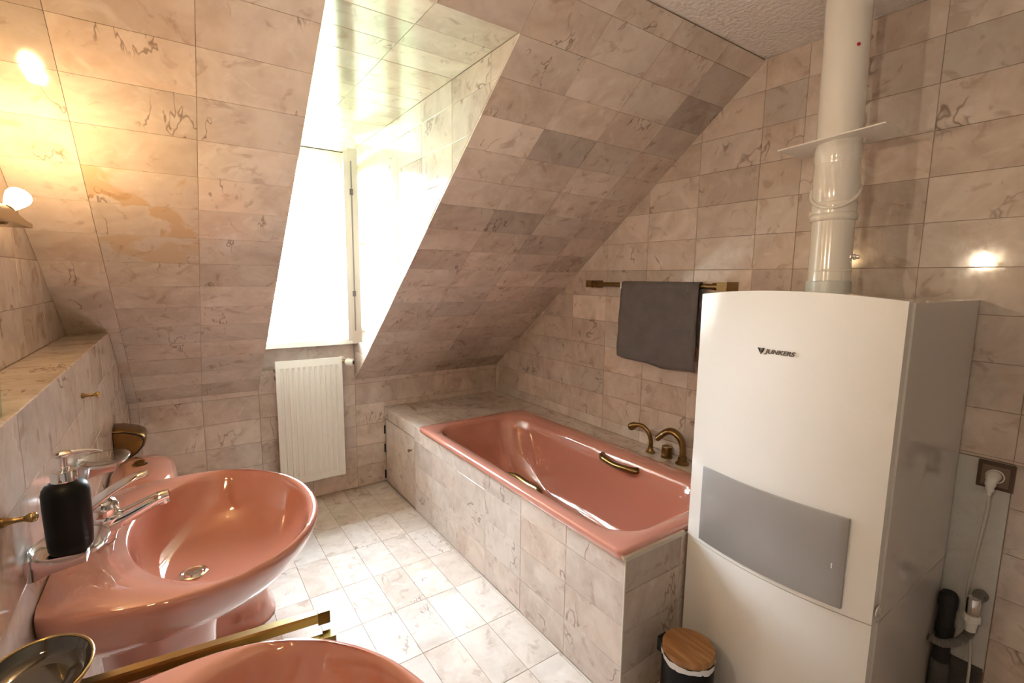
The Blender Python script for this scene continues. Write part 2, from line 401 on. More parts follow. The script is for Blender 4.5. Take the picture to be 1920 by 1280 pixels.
# left wall: recessed above the tiled ledge
bm = B(); box(bm, -.35, -G, YF-.15, .3, -.15, HZ-G)
wl = structure('wall_left_lower', bm, 'grout')
tiles(wl, (0, 0, 0), (0, 1, 0), (0, 0, 1), [[(YF, 0), (0, 0), (0, ZK), (YL1, HZ), (YF, HZ)]], (-.3028*20, HZ-.1525*9), (.3028, .1525), key='wll')
tiles(wl, (0, 0, HZ+.001), (0, -1, 0), (1, 0, 0), [[(-YL1, XU), (-YF, XU), (-YF, 0), (-YL1, 0)]], (-YL1, -.14), (.1525, .14), {}, 'ledge')
wu = structure('wall_left', box(B(), XU-.2, XU-G, YF-.15, .3, HZ-.1, ZC+.15), 'grout')
tiles(wu, (XU, 0, 0), (0, 1, 0), (0, 0, 1), [[(YF, HZ), (YL1, HZ), (YC, ZC), (YF, ZC)]], (-.3028*20-.05, HZ-.1525), (.3028, .1525), key='wlu')

# wall behind the camera with a plain door
wf = structure('wall_front', box(B(), -.35, XR+.15, YF-.15, YF, -.15, ZC+.15), 'paint')
dr = empty('door_1', (1.3, YF, 0), kind='structure')
obj('door_leaf', box(B(), .95, 1.75, YF, YF+.04, 0.01, 2.0), 'bark', dr, 0, .004)
bm = B(); box(bm, .88, .95, YF, YF+.05, 0, 2.07); box(bm, 1.75, 1.82, YF, YF+.05, 0, 2.07); box(bm, .95, 1.75, YF, YF+.05, 2.0, 2.07)
obj('door_frame', bm, 'bark', dr, 0)
obj('door_handle', tube(B(), spline([(1.02, YF+.04, 1.05), (1.02, YF+.09, 1.05), (1.06, YF+.10, 1.05), (1.14, YF+.10, 1.05)], 5), .01), 'brass', dr)

# ------------------------------------------------------------------ window
w1 = empty('window_1', ((XD1+XD2)/2, 0, 1.075), kind='structure')
def bar(name, x0, x1, y0, y1, z0, z1, parent, bev=.006, m='white_wood'): return obj(name, box(B(), x0, x1, y0, y1, z0, z1), m, parent, 30, bev)
bar('frame_bar', XD1+.002, XD1+.055, .01, .085, 1.095, ZD-.002, w1); bar('frame_bar', XD2-.055, XD2-.002, .01, .085, 1.095, ZD-.002, w1)
bar('frame_bar', XD1+.055, XD2-.055, .01, .085, ZD-.075, ZD-.002, w1); bar('frame_bar', XD1+.055, XD2-.055, .01, .085, 1.095, 1.15, w1)
bar('window_sill', XD1+.004, XD2-.004, -.105, .10, 1.062, 1.095, w1, .006)
# sash opened inwards, hinged on the right
hx, hy = 1.212, -.012; ang = math.radians(15.5); sw = .505; th = .062
dx_, dy_ = -math.sin(ang), -math.cos(ang)
D = Vector((dx_, dy_, 0)); Nn = Vector((-dy_, dx_, 0))          # Nn: towards +x (room face of the sash)
def sash_box(bm, a0, a1, t0, t1, z0, z1):
    P = lambda a, t, z: Vector((hx, hy, 0))+D*a+Nn*t+Vector((0, 0, z))
    return loft(bm, [[P(a0, t0, z0), P(a1, t0, z0), P(a1, t1, z0), P(a0, t1, z0)], [P(a0, t0, z1), P(a1, t0, z1), P(a1, t1, z1), P(a0, t1, z1)]])
zb, zt = 1.135, 2.215
bm = B(); sash_box(bm, 0, .06, 0, th, zb, zt); sash_box(bm, sw-.06, sw, 0, th, zb, zt); sash_box(bm, .06, sw-.06, 0, th, zb, zb+.07); sash_box(bm, .06, sw-.06, 0, th, zt-.06, zt)
sash = obj('sash', bm, 'white_wood', w1, 30, .004)
bm = B(); sash_box(bm, sw, sw+.012, .022, th+.012, zb-.01, zt+.008); obj('sash_lip', bm, 'white_wood', sash, 30, .003)
bm = B(); sash_box(bm, .05, sw-.05, .026, .034, zb+.06, zt-.05); obj('pane', bm, 'pane', sash, 0)
bm = B(); sash_box(bm, sw+.012, sw+.0135, .036, .044, zb+.06, zt-.06); obj('lock_rail', bm, 'silver', sash, 0)
for z in (1.412, 1.985):
    bm = B(); sash_box(bm, sw+.013, sw+.026, .030, .048, z-.016, z+.016); obj('lock_bolt', bm, 'grey_hose', sash, 30, .003)
P = lambda a, t, z: Vector((hx, hy, 0))+D*a+Nn*t+Vector((0, 0, z))
bm = B(); sash_box(bm, sw-.045, sw-.015, th, th+.008, 1.66, 1.73)
tube(bm, [P(sw-.03, th, 1.70), P(sw-.03, th+.045, 1.70)], .008); tube(bm, spline([P(sw-.03, th+.045, 1.70), P(sw-.05, th+.048, 1.699), P(sw-.14, th+.05, 1.697)], 4), .008)
obj('window_handle', bm, 'white_plastic', sash, 40)

# ------------------------------------------------------------------ radiator
rd = empty('radiator', (.94, -.07, .159), 'white ribbed panel radiator hanging below the window', 'radiator')
bm = B(); x0, x1, z0, z1, yf = .736, 1.142, .159, .976, -.10
NG = 11; pitch = (x1-x0-.036)/NG; xs = [(x0, 0), (x0+.018, 0)]
for g in range(NG):
    for k, dpt in ((.22, 0), (.36, 1), (.64, 1), (.78, 0)): xs.append((x0+.018+pitch*(g+k), dpt))
xs += [(x1-.018, 0), (x1, 0)]
rows = ((z0, 0), (z0+.045, 0), (z0+.065, 1), (z1-.062, 1), (z1-.045, 0), (z1, 0))
grid = [[bm.verts.new((x, yf+.009*d*k, z)) for x, d in xs] for z, k in rows]
for a, c in zip(grid, grid[1:]):
    for i in range(len(xs)-1): bm.faces.new((a[i], a[i+1], c[i+1], c[i]))
back = [bm.verts.new((x, yf+.022, z)) for x, z in ((x0, z0), (x1, z0), (x1, z1), (x0, z1))]
bm.faces.new(back)
bm.faces.new([r[0] for r in grid]+[back[3], back[0]]); bm.faces.new([r[-1] for r in grid][::-1]+[back[1], back[2]])
bm.faces.new(grid[0][::-1]+[back[0], back[1]]); bm.faces.new(grid[-1]+[back[2], back[3]])
obj('front_panel', bm, 'white_rad', rd, 25)
obj('back_panel', box(B(), x0+.01, x1-.01, -.052, -.035, z0+.01, z1-.01), 'white_rad', rd, 0, .003)
bm = B()
for i in range(26): box(bm, x0+.015+i*.0148, x0+.017+i*.0148, -.078, -.052, z0+.03, z1-.03)
obj('convector_fins', bm, 'white_rad', rd, 0)
bm = B(); box(bm, x0-.004, x0+.012, -.085, -.04, z1-.12, z1-.10); obj('bracket', bm, 'brass', rd, 0)
obj('bracket', box(B(), x0-.004, x0, -.085, -.04, z1-.07, z1-.05), 'brass', rd, 0)
obj('wall_mount', box(B(), x0+.1, x0+.13, -.036, 0, z0+.2, z1-.2), 'white_rad', rd, 0); obj('wall_mount', box(B(), x1-.13, x1-.1, -.036, 0, z0+.2, z1-.2), 'white_rad', rd, 0)
obj('valve_body', tube(B(), [(x1-.01, -.075, .945), (x1+.03, -.075, .945)], .010), 'brass_b', rd)
obj('valve_pipe', tube(B(), [(x1+.022, -.075, .945), (x1+.022, 0, .945)], .009), 'brass_b', rd)
obj('valve_rose', lathe(B(), [(.024, 0), (.024, .008), (.012, .012)], (x1+.022, -.001, .945), (0, -1, 0)), 'white_plastic', rd)
tv = Vector((x1+.030, -.085, .942)); ta = Vector((.75, -.62, -.12)).normalized()
th_ = obj('thermostat_head', lathe(B(), [(.012, -.004), (.021, .004), (.024, .014), (.024, .040), (.021, .050), (.014, .053)], tv, ta, 24), 'white_plastic', rd)
obj('thermostat_cap', lathe(B(), [(.014, .052), (.013, .0545), (.003, .055)], tv, ta, 20), 'black', th_)

# ------------------------------------------------------------------ bath surround
bs = empty('bath_surround', (XB+.45, -1.2, 0), 'tiled marble surround built around the pink bathtub', 'bath surround')
TX1, TY0, TY1 = 2.252, -.640, -2.322
bm = B()
box(bm, XB+G, XB+.05, YB+G, -.56, 0, HL-G); box(bm, XB+G, XR, YB+G, YB+.03, 0, HL-G-.01)
box(bm, XB+G, XR, TY0+.01, -.001, HL-.04, HL-G); box(bm, TX1-.0, XR-.001, YB+G, TY0, HL-.04, HL-G); box(bm, XB+.02, XB+.05, -.56, -.001, 0, HL-G)
box(bm, XB+G, XB+.05, -.56, -.001, .495, HL-G); box(bm, TX1+.02, XR-.001, YB+G, -.001, 0, HL-.04)
obj('grouted_core', bm, 'grout', bs, 0)
tiles(bs, (XB, 0, 0), (0, -1, 0), (0, 0, 1), [rect(.552, -YB, 0, HL)], (-YB-.3045*7, .467-.1545*4), (.3045, .1545), key='bfront')
tiles(bs, (XB, 0, 0), (0, -1, 0), (0, 0, 1), [rect(.0, .552, .487, HL)], (0, .487), (.3045, .1), key='bfront2')
tiles(bs, (0, YB, 0), (1, 0, 0), (0, 0, 1), [rect(XB, XR, 0, HL-.012)], (XB, .440-.1545*3), (.3045, .1545), {(0, 3): .3, (0, 2): .55, (0, 1): .5}, key='bend')
tiles(bs, (0, 0, HL), (1, 0, 0), (0, 1, 0), [rect(XB, XR, TY0, 0), rect(TX1, XR, YB, TY0)], (XB, -.3045*12), (.1525, .3045), key='bledge')
obj('edge_strip', box(B(), XB-.001, XR-.65, YB-.002, YB+.012, HL-.012, HL+.003), 'seal', bs, 0, .002, label='white edging strip')
obj('corner_strip', box(B(), XB-.001, XB+.004, YB-.001, YB+.004, 0, HL-.012), 'seal', bs, 0)
sil = obj('sealant', box(B(), XB-.004, XB+.004, TY1-.008, TY0, HL-.006, HL+.004), 'seal', bs, 0, .002)
door = tile(bs, Vector((XB, 0, 0)), Vector((0, -1, 0)), Vector((0, 0, 1)), Vector((-1, 0, 0)), rect(.028, .546, .008, .480), 'bdoor', .62, .012, .002)
door.name = 'access_door'; door.data.name = 'access_door'
lathe_k = [(.006, 0), (.004, .012), (.010, .016), (.011, .022), (.007, .026)]
obj('door_knob', lathe(B(), lathe_k, (XB, -.50, .39), (-1, 0, 0), 16), 'brass', door)
for z in (.40, .26, .06): obj('hinge', tube(B(), [(XB-.004, -.018, z-.03), (XB-.004, -.018, z+.03)], .006, 8), 'black_rubber', door)

# ------------------------------------------------------------------ bathtub
tub = empty('bathtub', (1.85, -1.48, .1), 'salmon pink enamel bathtub set into the marble surround', 'bathtub')
ox0, ox1, oy0, oy1 = XB-.012, TX1, TY1, TY0
def tub_ring(x0, x1, y0, y1, r, z, n=10): return rrect(x0, x1, y0, y1, r, z, n)
bm = B(); zt_ = HL+.020
rings = [
    tub_ring(ox0+.004, ox1-.004, oy0+.004, oy1-.004, .022, HL-.012),
    tub_ring(ox0, ox1, oy0, oy1, .025, HL-.004), tub_ring(ox0, ox1, oy0, oy1, .025, zt_-.010), tub_ring(ox0+.003, ox1-.003, oy0+.003, oy1-.003, .025, zt_-.003),
    tub_ring(ox0+.010, ox1-.010, oy0+.010, oy1-.010, .03, zt_),
    tub_ring(1.505, 2.160, -2.262, -.700, .16, zt_-.002), tub_ring(1.516, 2.148, -2.248, -.712, .165, zt_-.010), tub_ring(1.527, 2.136, -2.235, -.724, .17, zt_-.030),
    tub_ring(1.540, 2.122, -2.215, -.742, .18, zt_-.085), tub_ring(1.562, 2.100, -2.180, -.80, .19, zt_-.20), tub_ring(1.59, 2.075, -2.135, -.90, .20, zt_-.32),
    tub_ring(1.62, 2.045, -2.085, -.99, .20, zt_-.385), tub_ring(1.67, 1.995, -2.02, -1.08, .16, zt_-.41), tub_ring(1.76, 1.90, -1.9, -1.3, .06, zt_-.415)]
loft(bm, rings, False, True)
for f in bm.faces: f.smooth = True
basin_o = obj('tub_shell', bm, 'pink_enamel', tub, 60)
obj('underbody', box(B(), 1.62, 2.06, -2.15, -.85, 0, .155), 'white_plastic', tub, 0)
def grip(xw, side, y0, y1, z0, z1):
    xo = xw-side*.045
    pts = spline([(xw, y0, z0), (xw-side*.022, y0-.002, z0+.004), (xo, y0-.035, z0+.004), (xo-side*.004, (y0+y1)/2, (z0+z1)/2-.004), (xo, y1+.035, z1+.002), (xw-side*.022, y1+.002, z1), (xw, y1, z1)], 6)
    g = obj('grab_handle', tube(B(), pts, [.0175]*len(pts), 14), 'brass', tub, 50)
    for y, z in ((y0, z0), (y1, z1)): obj('handle_rose', lathe(B(), [(.021, -.004), (.021, .006), (.017, .01)], (xw, y, z), (-side, 0, 0), 20), 'brass', g)
grip(2.147, 1, -1.555, -1.795, .548, .545)
grip(1.536, -1, -1.48, -1.72, .535, .535)

# ------------------------------------------------------------------ bath mixer on the ledge
mx = empty('bath_mixer', (2.355, -1.80, HL), 'aged brass deck mixer on the ledge behind the bathtub', 'bath mixer')
bx_, by_ = 2.352, -1.700
bm = B(); lathe(bm, [(.026, 0), (.026, .005), (.018, .010), (.014, .020), (.0125, .034)], (bx_, by_, HL+.001), n=24)
obj('hand_shower_base', bm, 'brass', mx)
pts = spline([(bx_, by_, HL+.03), (bx_, by_+.001, HL+.07), (bx_-.005, by_+.018, HL+.112), (bx_-.012, by_+.055, HL+.136), (bx_-.02, by_+.095, HL+.132), (bx_-.026, by_+.135, HL+.108)], 6)
rs = [.0115+.002*(i/len(pts)) for i in range(len(pts))]
rs[-9:] = [.0135, .015, .0175, .020, .022, .0225, .0215, .018, .010]
obj('hand_shower', tube(B(), pts, rs, 16), 'brass', mx, 60)
kx, ky = 2.362, -1.800
bm = B(); lathe(bm, [(.030, 0), (.030, .005), (.024, .010)], (kx, ky, HL+.001), n=24); obj('knob_rose', bm, 'brass', mx)
bm = B(); lathe(bm, [(.022, .008), (.027, .012), (.0285, .056), (.026, .062), (.005, .064)], (kx, ky, HL), n=20); obj('control_knob', bm, 'brass', mx)
sx, sy = 2.352, -1.905
bm = B(); lathe(bm, [(.034, 0), (.034, .006), (.024, .014), (.021, .04)], (sx, sy, HL+.001), n=24); obj('spout_base', bm, 'brass', mx)
pts = spline([(sx, sy, HL+.03), (sx, sy+.002, HL+.09), (sx-.006, sy+.02, HL+.135), (sx-.015, sy+.06, HL+.160), (sx-.024, sy+.095, HL+.148), (sx-.032, sy+.138, HL+.106)], 6)
obj('spout', tube(B(), pts, [(.016, .016+.010*i/len(pts)) for i in range(len(pts))], 16, up=(0, -1, 0)), 'brass', mx, 50)

# ------------------------------------------------------------------ towel rail with towel
tr = empty('towel_rail', (XR, -1.6, 1.48), 'aged brass towel rail on the right wall above the bathtub', 'towel rail')
rx, rz = XR-.075, 1.483
obj('rail_bar', tube(B(), [(rx, -1.20, rz), (rx, -2.06, rz)], .0125, 14), 'brass', tr, 50)
for s_, y in ((1, -1.215), (-1, -2.045)):
    bm = B(); box(bm, rx-.022, XR, min(y, y+s_*.05), max(y, y+s_*.05), rz-.020, rz+.022); obj('rail_mount', bm, 'brass', tr, 30, .007)
    obj('mount_collar', tube(B(), [(rx, y-s_*.03, rz), (rx, y+s_*.002, rz)], .018, 16), 'brass', tr, 40)
bm = B(); ny, cols = 26, []
prof = [(rx-.0175, rz-.405+.01)]
path = []
for i in range(22): path.append((rx-.019-.004*math.sin(i/21*PI), rz-.402+.402*i/21))
for i in range(1, 9): a = PI-PI*i/9; path.append((rx+.0185*math.cos(a), rz+.0185*math.sin(a)))
for i in range(16): path.append((rx+.020, rz-.30*i/15))
V_ = []
for j in range(ny):
    t = j/(ny-1); y = -1.455-.495*t; row = []
    for i, (x, z) in enumerate(path):
        h_ = max(0, (rz-z))/.4; fr = 1 if i < 22 else .3
        row.append(bm.verts.new((x - fr*h_*(.006+.006*math.sin(t*9+1)+.004*math.sin(t*21)), y+.012*h_*(0.5-t)+.004*h_*math.sin(z*40), z-fr*h_*(.018*math.sin(t*PI*.9)+.004*math.sin(t*13)) - (.012 if i < 22 else 0)*h_*t)))
    V_.append(row)
for a, c in zip(V_, V_[1:]):
    for i in range(len(path)-1): bm.faces.new((a[i], a[i+1], c[i+1], c[i]))
tw = obj('towel', bm, 'towel', None, 60); props(tw, 'dark grey towel hanging folded over the brass wall rail', 'towel')
md = tw.modifiers.new('thickness', 'SOLIDIFY'); md.thickness = .005; md.offset = 0
lb = obj('care_label', box(B(), rx-.028, rx-.026, -1.462, -1.452, rz-.022, rz+.012), 'bag', tw, 0)

# ------------------------------------------------------------------ boiler
bo = empty('boiler', (2.1, -2.63, 0), 'tall white gas boiler with curved front and grey flap', 'boiler')
BY0, BY1, BZ, SEAM = -2.935, -2.337, 1.462, .565
byc, bhw = (BY0+BY1)/2, (BY1-BY0)/2
def bfx(y, d=.046): return 1.787 - d*(1-((y-byc)/bhw)**2)
def curved_panel(bm, y0, y1, z0, ztop, xoff0, xback, n=24):
    """front skin with the casing's bow; ztop(y) gives the top edge; returns to x = xback at the sides"""
    F, Bk = [], []
    for i in range(n+1):
        y = y0+(y1-y0)*i/n; F.append((bfx(y)+xoff0, y, z0, ztop(y)))
    fb = [bm.verts.new((x, y, a)) for x, y, a, b_ in F]; ft = [bm.verts.new((x, y, b_)) for x, y, a, b_ in F]
    kb = [bm.verts.new((xback, y, a)) for x, y, a, b_ in F]; kt = [bm.verts.new((xback, y, b_)) for x, y, a, b_ in F]
    for i in range(n):
        bm.faces.new((fb[i], fb[i+1], ft[i+1], ft[i])); bm.faces.new((kb[i+1], kb[i], kt[i], kt[i+1]))
        bm.faces.new((ft[i], ft[i+1], kt[i+1], kt[i])); bm.faces.new((fb[i+1], fb[i], kb[i], kb[i+1]))
    bm.faces.new((fb[0], ft[0], kt[0], kb[0])); bm.faces.new((fb[n], kb[n], kt[n], ft[n])); return bm
arch = lambda y: BZ+.020*(1-((y-byc)/bhw)**2)
obj('upper_front_panel', curved_panel(B(), BY0+.005, BY1-.005, SEAM+.002, arch, 0, 1.815), 'white_en', bo, 30, .003)
obj('lower_front_panel', curved_panel(B(), BY0+.005, BY1-.005, .03, lambda y: SEAM-.002, .002, 1.815), 'white_en', bo, 30, .003)
obj('upper_casing', box(B(), 1.820, 2.415, BY0, BY1, SEAM+.002, BZ-.004), 'white_gloss', bo, 0, .005, 1)
obj('lower_casing', box(B(), 1.820, 2.415, BY0, BY1, .03, SEAM-.002), 'white_gloss', bo, 0, .005, 1)
obj('plinth', box(B(), 1.83, 2.41, BY0+.02, BY1-.02, 0, .03), 'black_rubber', bo, 0)
obj('inner_frame', box(B(), 1.80, 1.83, BY0+.006, BY1-.006, .04, BZ-.02), 'white_en', bo, 0)
# grey flap: constant offset proud of the bow
bm = B(); n = 20; fy0, fy1, fz0, fz1 = -2.862, -2.404, .585, .856
rows = [[], [], [], []]
for i in range(n+1):
    y = fy0+(fy1-fy0)*i/n; x = bfx(y)
    for k, (dx, z) in enumerate(((-.010, fz0), (-.010, fz1), (-.0005, fz1), (-.0005, fz0))): rows[k].append((x+dx, y, z))
loft(bm, rows+[rows[0]], False, False, False); bmesh.ops.remove_doubles(bm, verts=bm.verts[:], dist=1e-5)
bmesh.ops.holes_fill(bm, edges=bm.edges[:], sides=6)
flap = obj('control_flap', bm, 'silver', bo, 30, .0015, label='silver grey control flap')
for k in range(3): obj('indicator_light', lathe(B(), [(.0022, 0), (.0018, .001)], (bfx(-2.83)-.0095, -2.832, .70+k*.0055), (-1, 0, 0), 10), 'white_plastic', flap)
obj('side_latch', lathe(B(), [(.016, 0), (.016, .003), (.012, .004), (.012, .001)], (1.805, BY0+.001, .605), (0, -1, 0), 20), 'white_gloss', bo)
for x in (1.86, 1.98, 2.38): obj('screw_head', lathe(B(), [(.006, 0), (.005, .003), (.001, .004)], (x, BY0+.02, BZ-.006), (0, 0, 1), 12), 'chrome', bo)
# logo
def text_mesh(s, size, shear):
    cu = bpy.data.curves.new('lettering', 'FONT'); cu.body = s; cu.size = size; cu.shear = shear; cu.extrude = .0006; cu.offset = .0006; cu.resolution_u = 3
    cu.space_character = 1.02
    o = bpy.data.objects.new('tmp', cu); link(o); bpy.context.view_layer.update()
    me = bpy.data.meshes.new_from_object(o.evaluated_get(bpy.context.evaluated_depsgraph_get())); bpy.data.objects.remove(o); return me
LY = -2.601; LX = bfx(-2.64)-.001; LZ = 1.2905
R3 = Matrix(((0, 0, -1), (-1, 0, 0), (0, 1, 0)))
tm = text_mesh('JUNKERS', .0185, .28); tm.materials.append(MT['dark_grey'])
lo_ = link(bpy.data.objects.new('logo_lettering', tm)); wv = [v.co.x for v in tm.vertices]; w_ = max(wv)
for v in tm.vertices: v.co = R3 @ Vector((v.co.x*.088/w_, v.co.y, v.co.z))
place(lo_, (LX, LY, LZ), bo); lo_.rotation_euler = (0, 0, 0); lo_['label'] = 'dark slanted brand lettering'
tri = lambda s, d, c: [Vector((LX-d, LY+.013+c-s*a, LZ+.0065+s*b_)) for a, b_ in ((-1, .72), (1, .72), (0, -1.05))]
obj('logo_triangle', prism(B(), tri(.0115, .0, 0), (-.0014, 0, 0)), 'black', bo, 0)
bm = B()
for z, hwid in ((.0105, .0045), (.0055, .0035), (.001, .002)): box(bm, LX-.0019, LX-.0012, LY+.013-hwid, LY+.013+hwid, LZ+z, LZ+z+.0018)
box(bm, LX-.0019, LX-.0012, LY+.0122, LY+.0138, LZ-.002, LZ+.0145)
obj('logo_emblem', bm, 'silver', bo, 0)

# ------------------------------------------------------------------ flue pipe
px_, py_ = 2.075, -2.622
fp = empty('flue_pipe', (px_, py_, BZ), 'white flue pipe rising from the boiler to the ceiling', 'flue pipe')
c0 = Vector((px_, py_, 0)); lean = Vector((.0, .018, 1)).normalized()
def fl_l(name, prof, m='white_pipe', n=40, sm=35): return obj(name, lathe(B(), [(r, (z-BZ)) for r, z in prof], (px_, py_, BZ), lean, n), m, fp, sm)
fl_l('upper_pipe', [(.0645, 1.93), (.0645, ZC-.001)])
fl_l('elbow_collar', [(.0625, 1.955), (.0665, 1.95), (.0675, 1.935), (.0675, 1.905), (.0655, 1.900), (.0645, 1.885)])
fl_l('elbow_ball', [(.0645, 1.90), (.0665, 1.87), (.0675, 1.84), (.067, 1.81), (.0645, 1.78), (.060, 1.758), (.050, 1.74)], sm=80)
fl_l('elbow_socket', [(.058, 1.775), (.0655, 1.768), (.0650, 1.755), (.0635, 1.742), (.062, 1.725)], sm=80)
# tilted bead where the two elbow halves turn
bc = c0+lean*0+Vector((-.004, .0, 1.812+0)); bc = Vector((px_, py_+.006, 1.805)); ta_ = Vector((-.86, -.20, 1)).normalized()
ring = [c0+Vector((.0685*math.cos(q), .0685*math.sin(q), 0))+Vector((0, .006, 1.806-(-.86*.0685*math.cos(q)-.25*.0685*math.sin(q))*.95)) for q in [2*PI*i/48 for i in range(48)]]; obj('elbow_bead', tube(B(), ring+[ring[0]], .0055, 10, False), 'white_pipe', fp, 60)
fl_l('pipe_bead', [(.062, 1.735), (.0665, 1.731), (.0685, 1.722), (.0665, 1.713), (.062, 1.709)], sm=80)
fl_l('lower_pipe', [(.0615, 1.73), (.0615, 1.500)])
fl_l('pipe_groove', [(.0615, 1.552), (.0630, 1.549), (.0630, 1.546), (.0615, 1.543)])
fl_l('boiler_sleeve', [(.0655, 1.462), (.0655, 1.512), (.0630, 1.514)], 'sleeve')
bm = B(); lathe(bm, [(.010, 0), (.010, .006), (.006, .008), (.006, .016), (.003, .018)], (px_+.012, py_-.0615, 1.592), (.1, -1, 0), 14)
box(bm, px_-.008, px_+.032, py_-.064, py_-.058, 1.588, 1.596); obj('clamp_screw', bm, 'chrome', fp)
ns = obj('red_mark', lathe(B(), [(.0055, 0), (.0045, .0012), (.001, .0018)], (px_-.046, py_-.0395, 2.235), (-.75, -.65, .01), 12), 'red', fp)
# loose rosette plate resting on the collar
pc = Vector((px_-.015, py_, 1.957)); bm = B(); a_, b2 = .090, .153
ou = [(-a_, -b2), (a_, -b2), (a_, b2), (-a_, b2)]
def plate_pt(x, y, d): return Vector((pc.x+x, pc.y+y, pc.z+.10*y*0+.0*x+d - .06*y))
outer, inner = [], []
for i in range(40):
    an = 2*PI*i/40; c_, s_ = math.cos(an), math.sin(an); k = min(a_/max(abs(c_), 1e-6), b2/max(abs(s_), 1e-6)); outer.append((c_*k, s_*k)); inner.append((.0665*c_+.015, .0665*s_))
# snap the outline's nearest samples to the true corners
for cx, cy in ou:
    i = min(range(40), key=lambda q: (outer[q][0]-cx)**2+(outer[q][1]-cy)**2); outer[i] = (cx, cy)
rg = [[plate_pt(*p, d) for p in L_] for L_, d in ((inner, 0), (outer, 0), (outer, .004), (inner, .004))]
loft(bm, rg+[rg[0]], False, False); bmesh.ops.remove_doubles(bm, verts=bm.verts[:], dist=1e-6)
obj('rosette_plate', bm, 'white_pipe', fp, 20, label='loose rectangular cover plate')

# ------------------------------------------------------------------ waste bin
wbx, wby = 1.603, -2.494
bn = empty('waste_bin', (wbx, wby, 0), 'small black pedal bin with round wooden lid beside the boiler', 'waste bin')
obj('bin_body', lathe(B(), [(.080, 0), (.082, .004), (.084, .01), (.084, .262), (.082, .266)], (wbx, wby, 0), n=40), 'black', bn)
bm = B(); rings = []
for z, r in ((.250, .0855), (.262, .0875), (.270, .0865)):
    rings.append([Vector((wbx+(r+.0016*math.sin(7*a)+.001*math.sin(17*a))*math.cos(a), wby+(r+.0016*math.sin(7*a)+.001*math.sin(17*a))*math.sin(a), z+.004*math.sin(5*a+1)*(z < .26))) for a in [2*PI*i/64 for i in range(64)]])
loft(bm, rings, False, False); obj('bin_bag', bm, 'bag', bn, 60)
obj('bin_lid', lathe(B(), [(.080, .268), (.084, .270), (.0845, .273), (.0845, .288), (.083, .291), (.08, .292)], (wbx, wby, 0), n=48), 'wood', bn, 30)
obj('lid_hinge', box(B(), wbx-.045, wbx-.005, wby+.074, wby+.092, .235, .284), 'black', bn, 30, .006)
obj('pedal', box(B(), wbx-.07, wbx-.04, wby-.115, wby-.07, .008, .018), 'black', bn, 0, .003)

# ------------------------------------------------------------------ washbasins
def half_outline():
    P = [(0, .28), (.064, .318), (.146, .346), (.217, .357), (.30, .352), (.38, .326), (.455, .27), (.515, .185), (.548, .09), (.557, 0)]
    return spline([(x, y, 0) for x, y in P], 8)
HO = half_outline(); OUT = HO + [Vector((p.x, -p.y, 0)) for p in HO[-2::-1]]
NB = 96
def ray_out(cx, ang):
    """distance from (cx,0) to the basin outline along ang"""
    d = Vector((math.cos(ang), math.sin(ang))); best = None
    pl = [Vector((p.x, p.y)) for p in OUT]; pl.append(pl[0])
    for a, c in zip(pl, pl[1:]):
        e = c-a; den = d.x*(-e.y)+e.x*d.y
        if abs(den) < 1e-9: continue
        ax, ay = a.x-cx, a.y
        t = (ax*(-e.y)+e.x*ay)/den; s = (d.x*ay-d.y*ax)/den
        if t > 0 and -1e-6 <= s <= 1+1e-6 and (best is None or t > best): best = t
    return best
CX = .325
ANG = [2*PI*i/NB for i in range(NB)]
OUTR = [(CX+ray_out(CX, a)*math.cos(a), ray_out(CX, a)*math.sin(a)) for a in ANG]
def inner_pt(a, s=1.0, c=.3275):
    # blend of ellipse and outline so that the rim is an even lip at the front
    ex, ey = .2030, .318; k = 1/math.sqrt((math.cos(a)/ex)**2+(math.sin(a)/ey)**2)
    return (c+s*k*math.cos(a), s*k*math.sin(a))
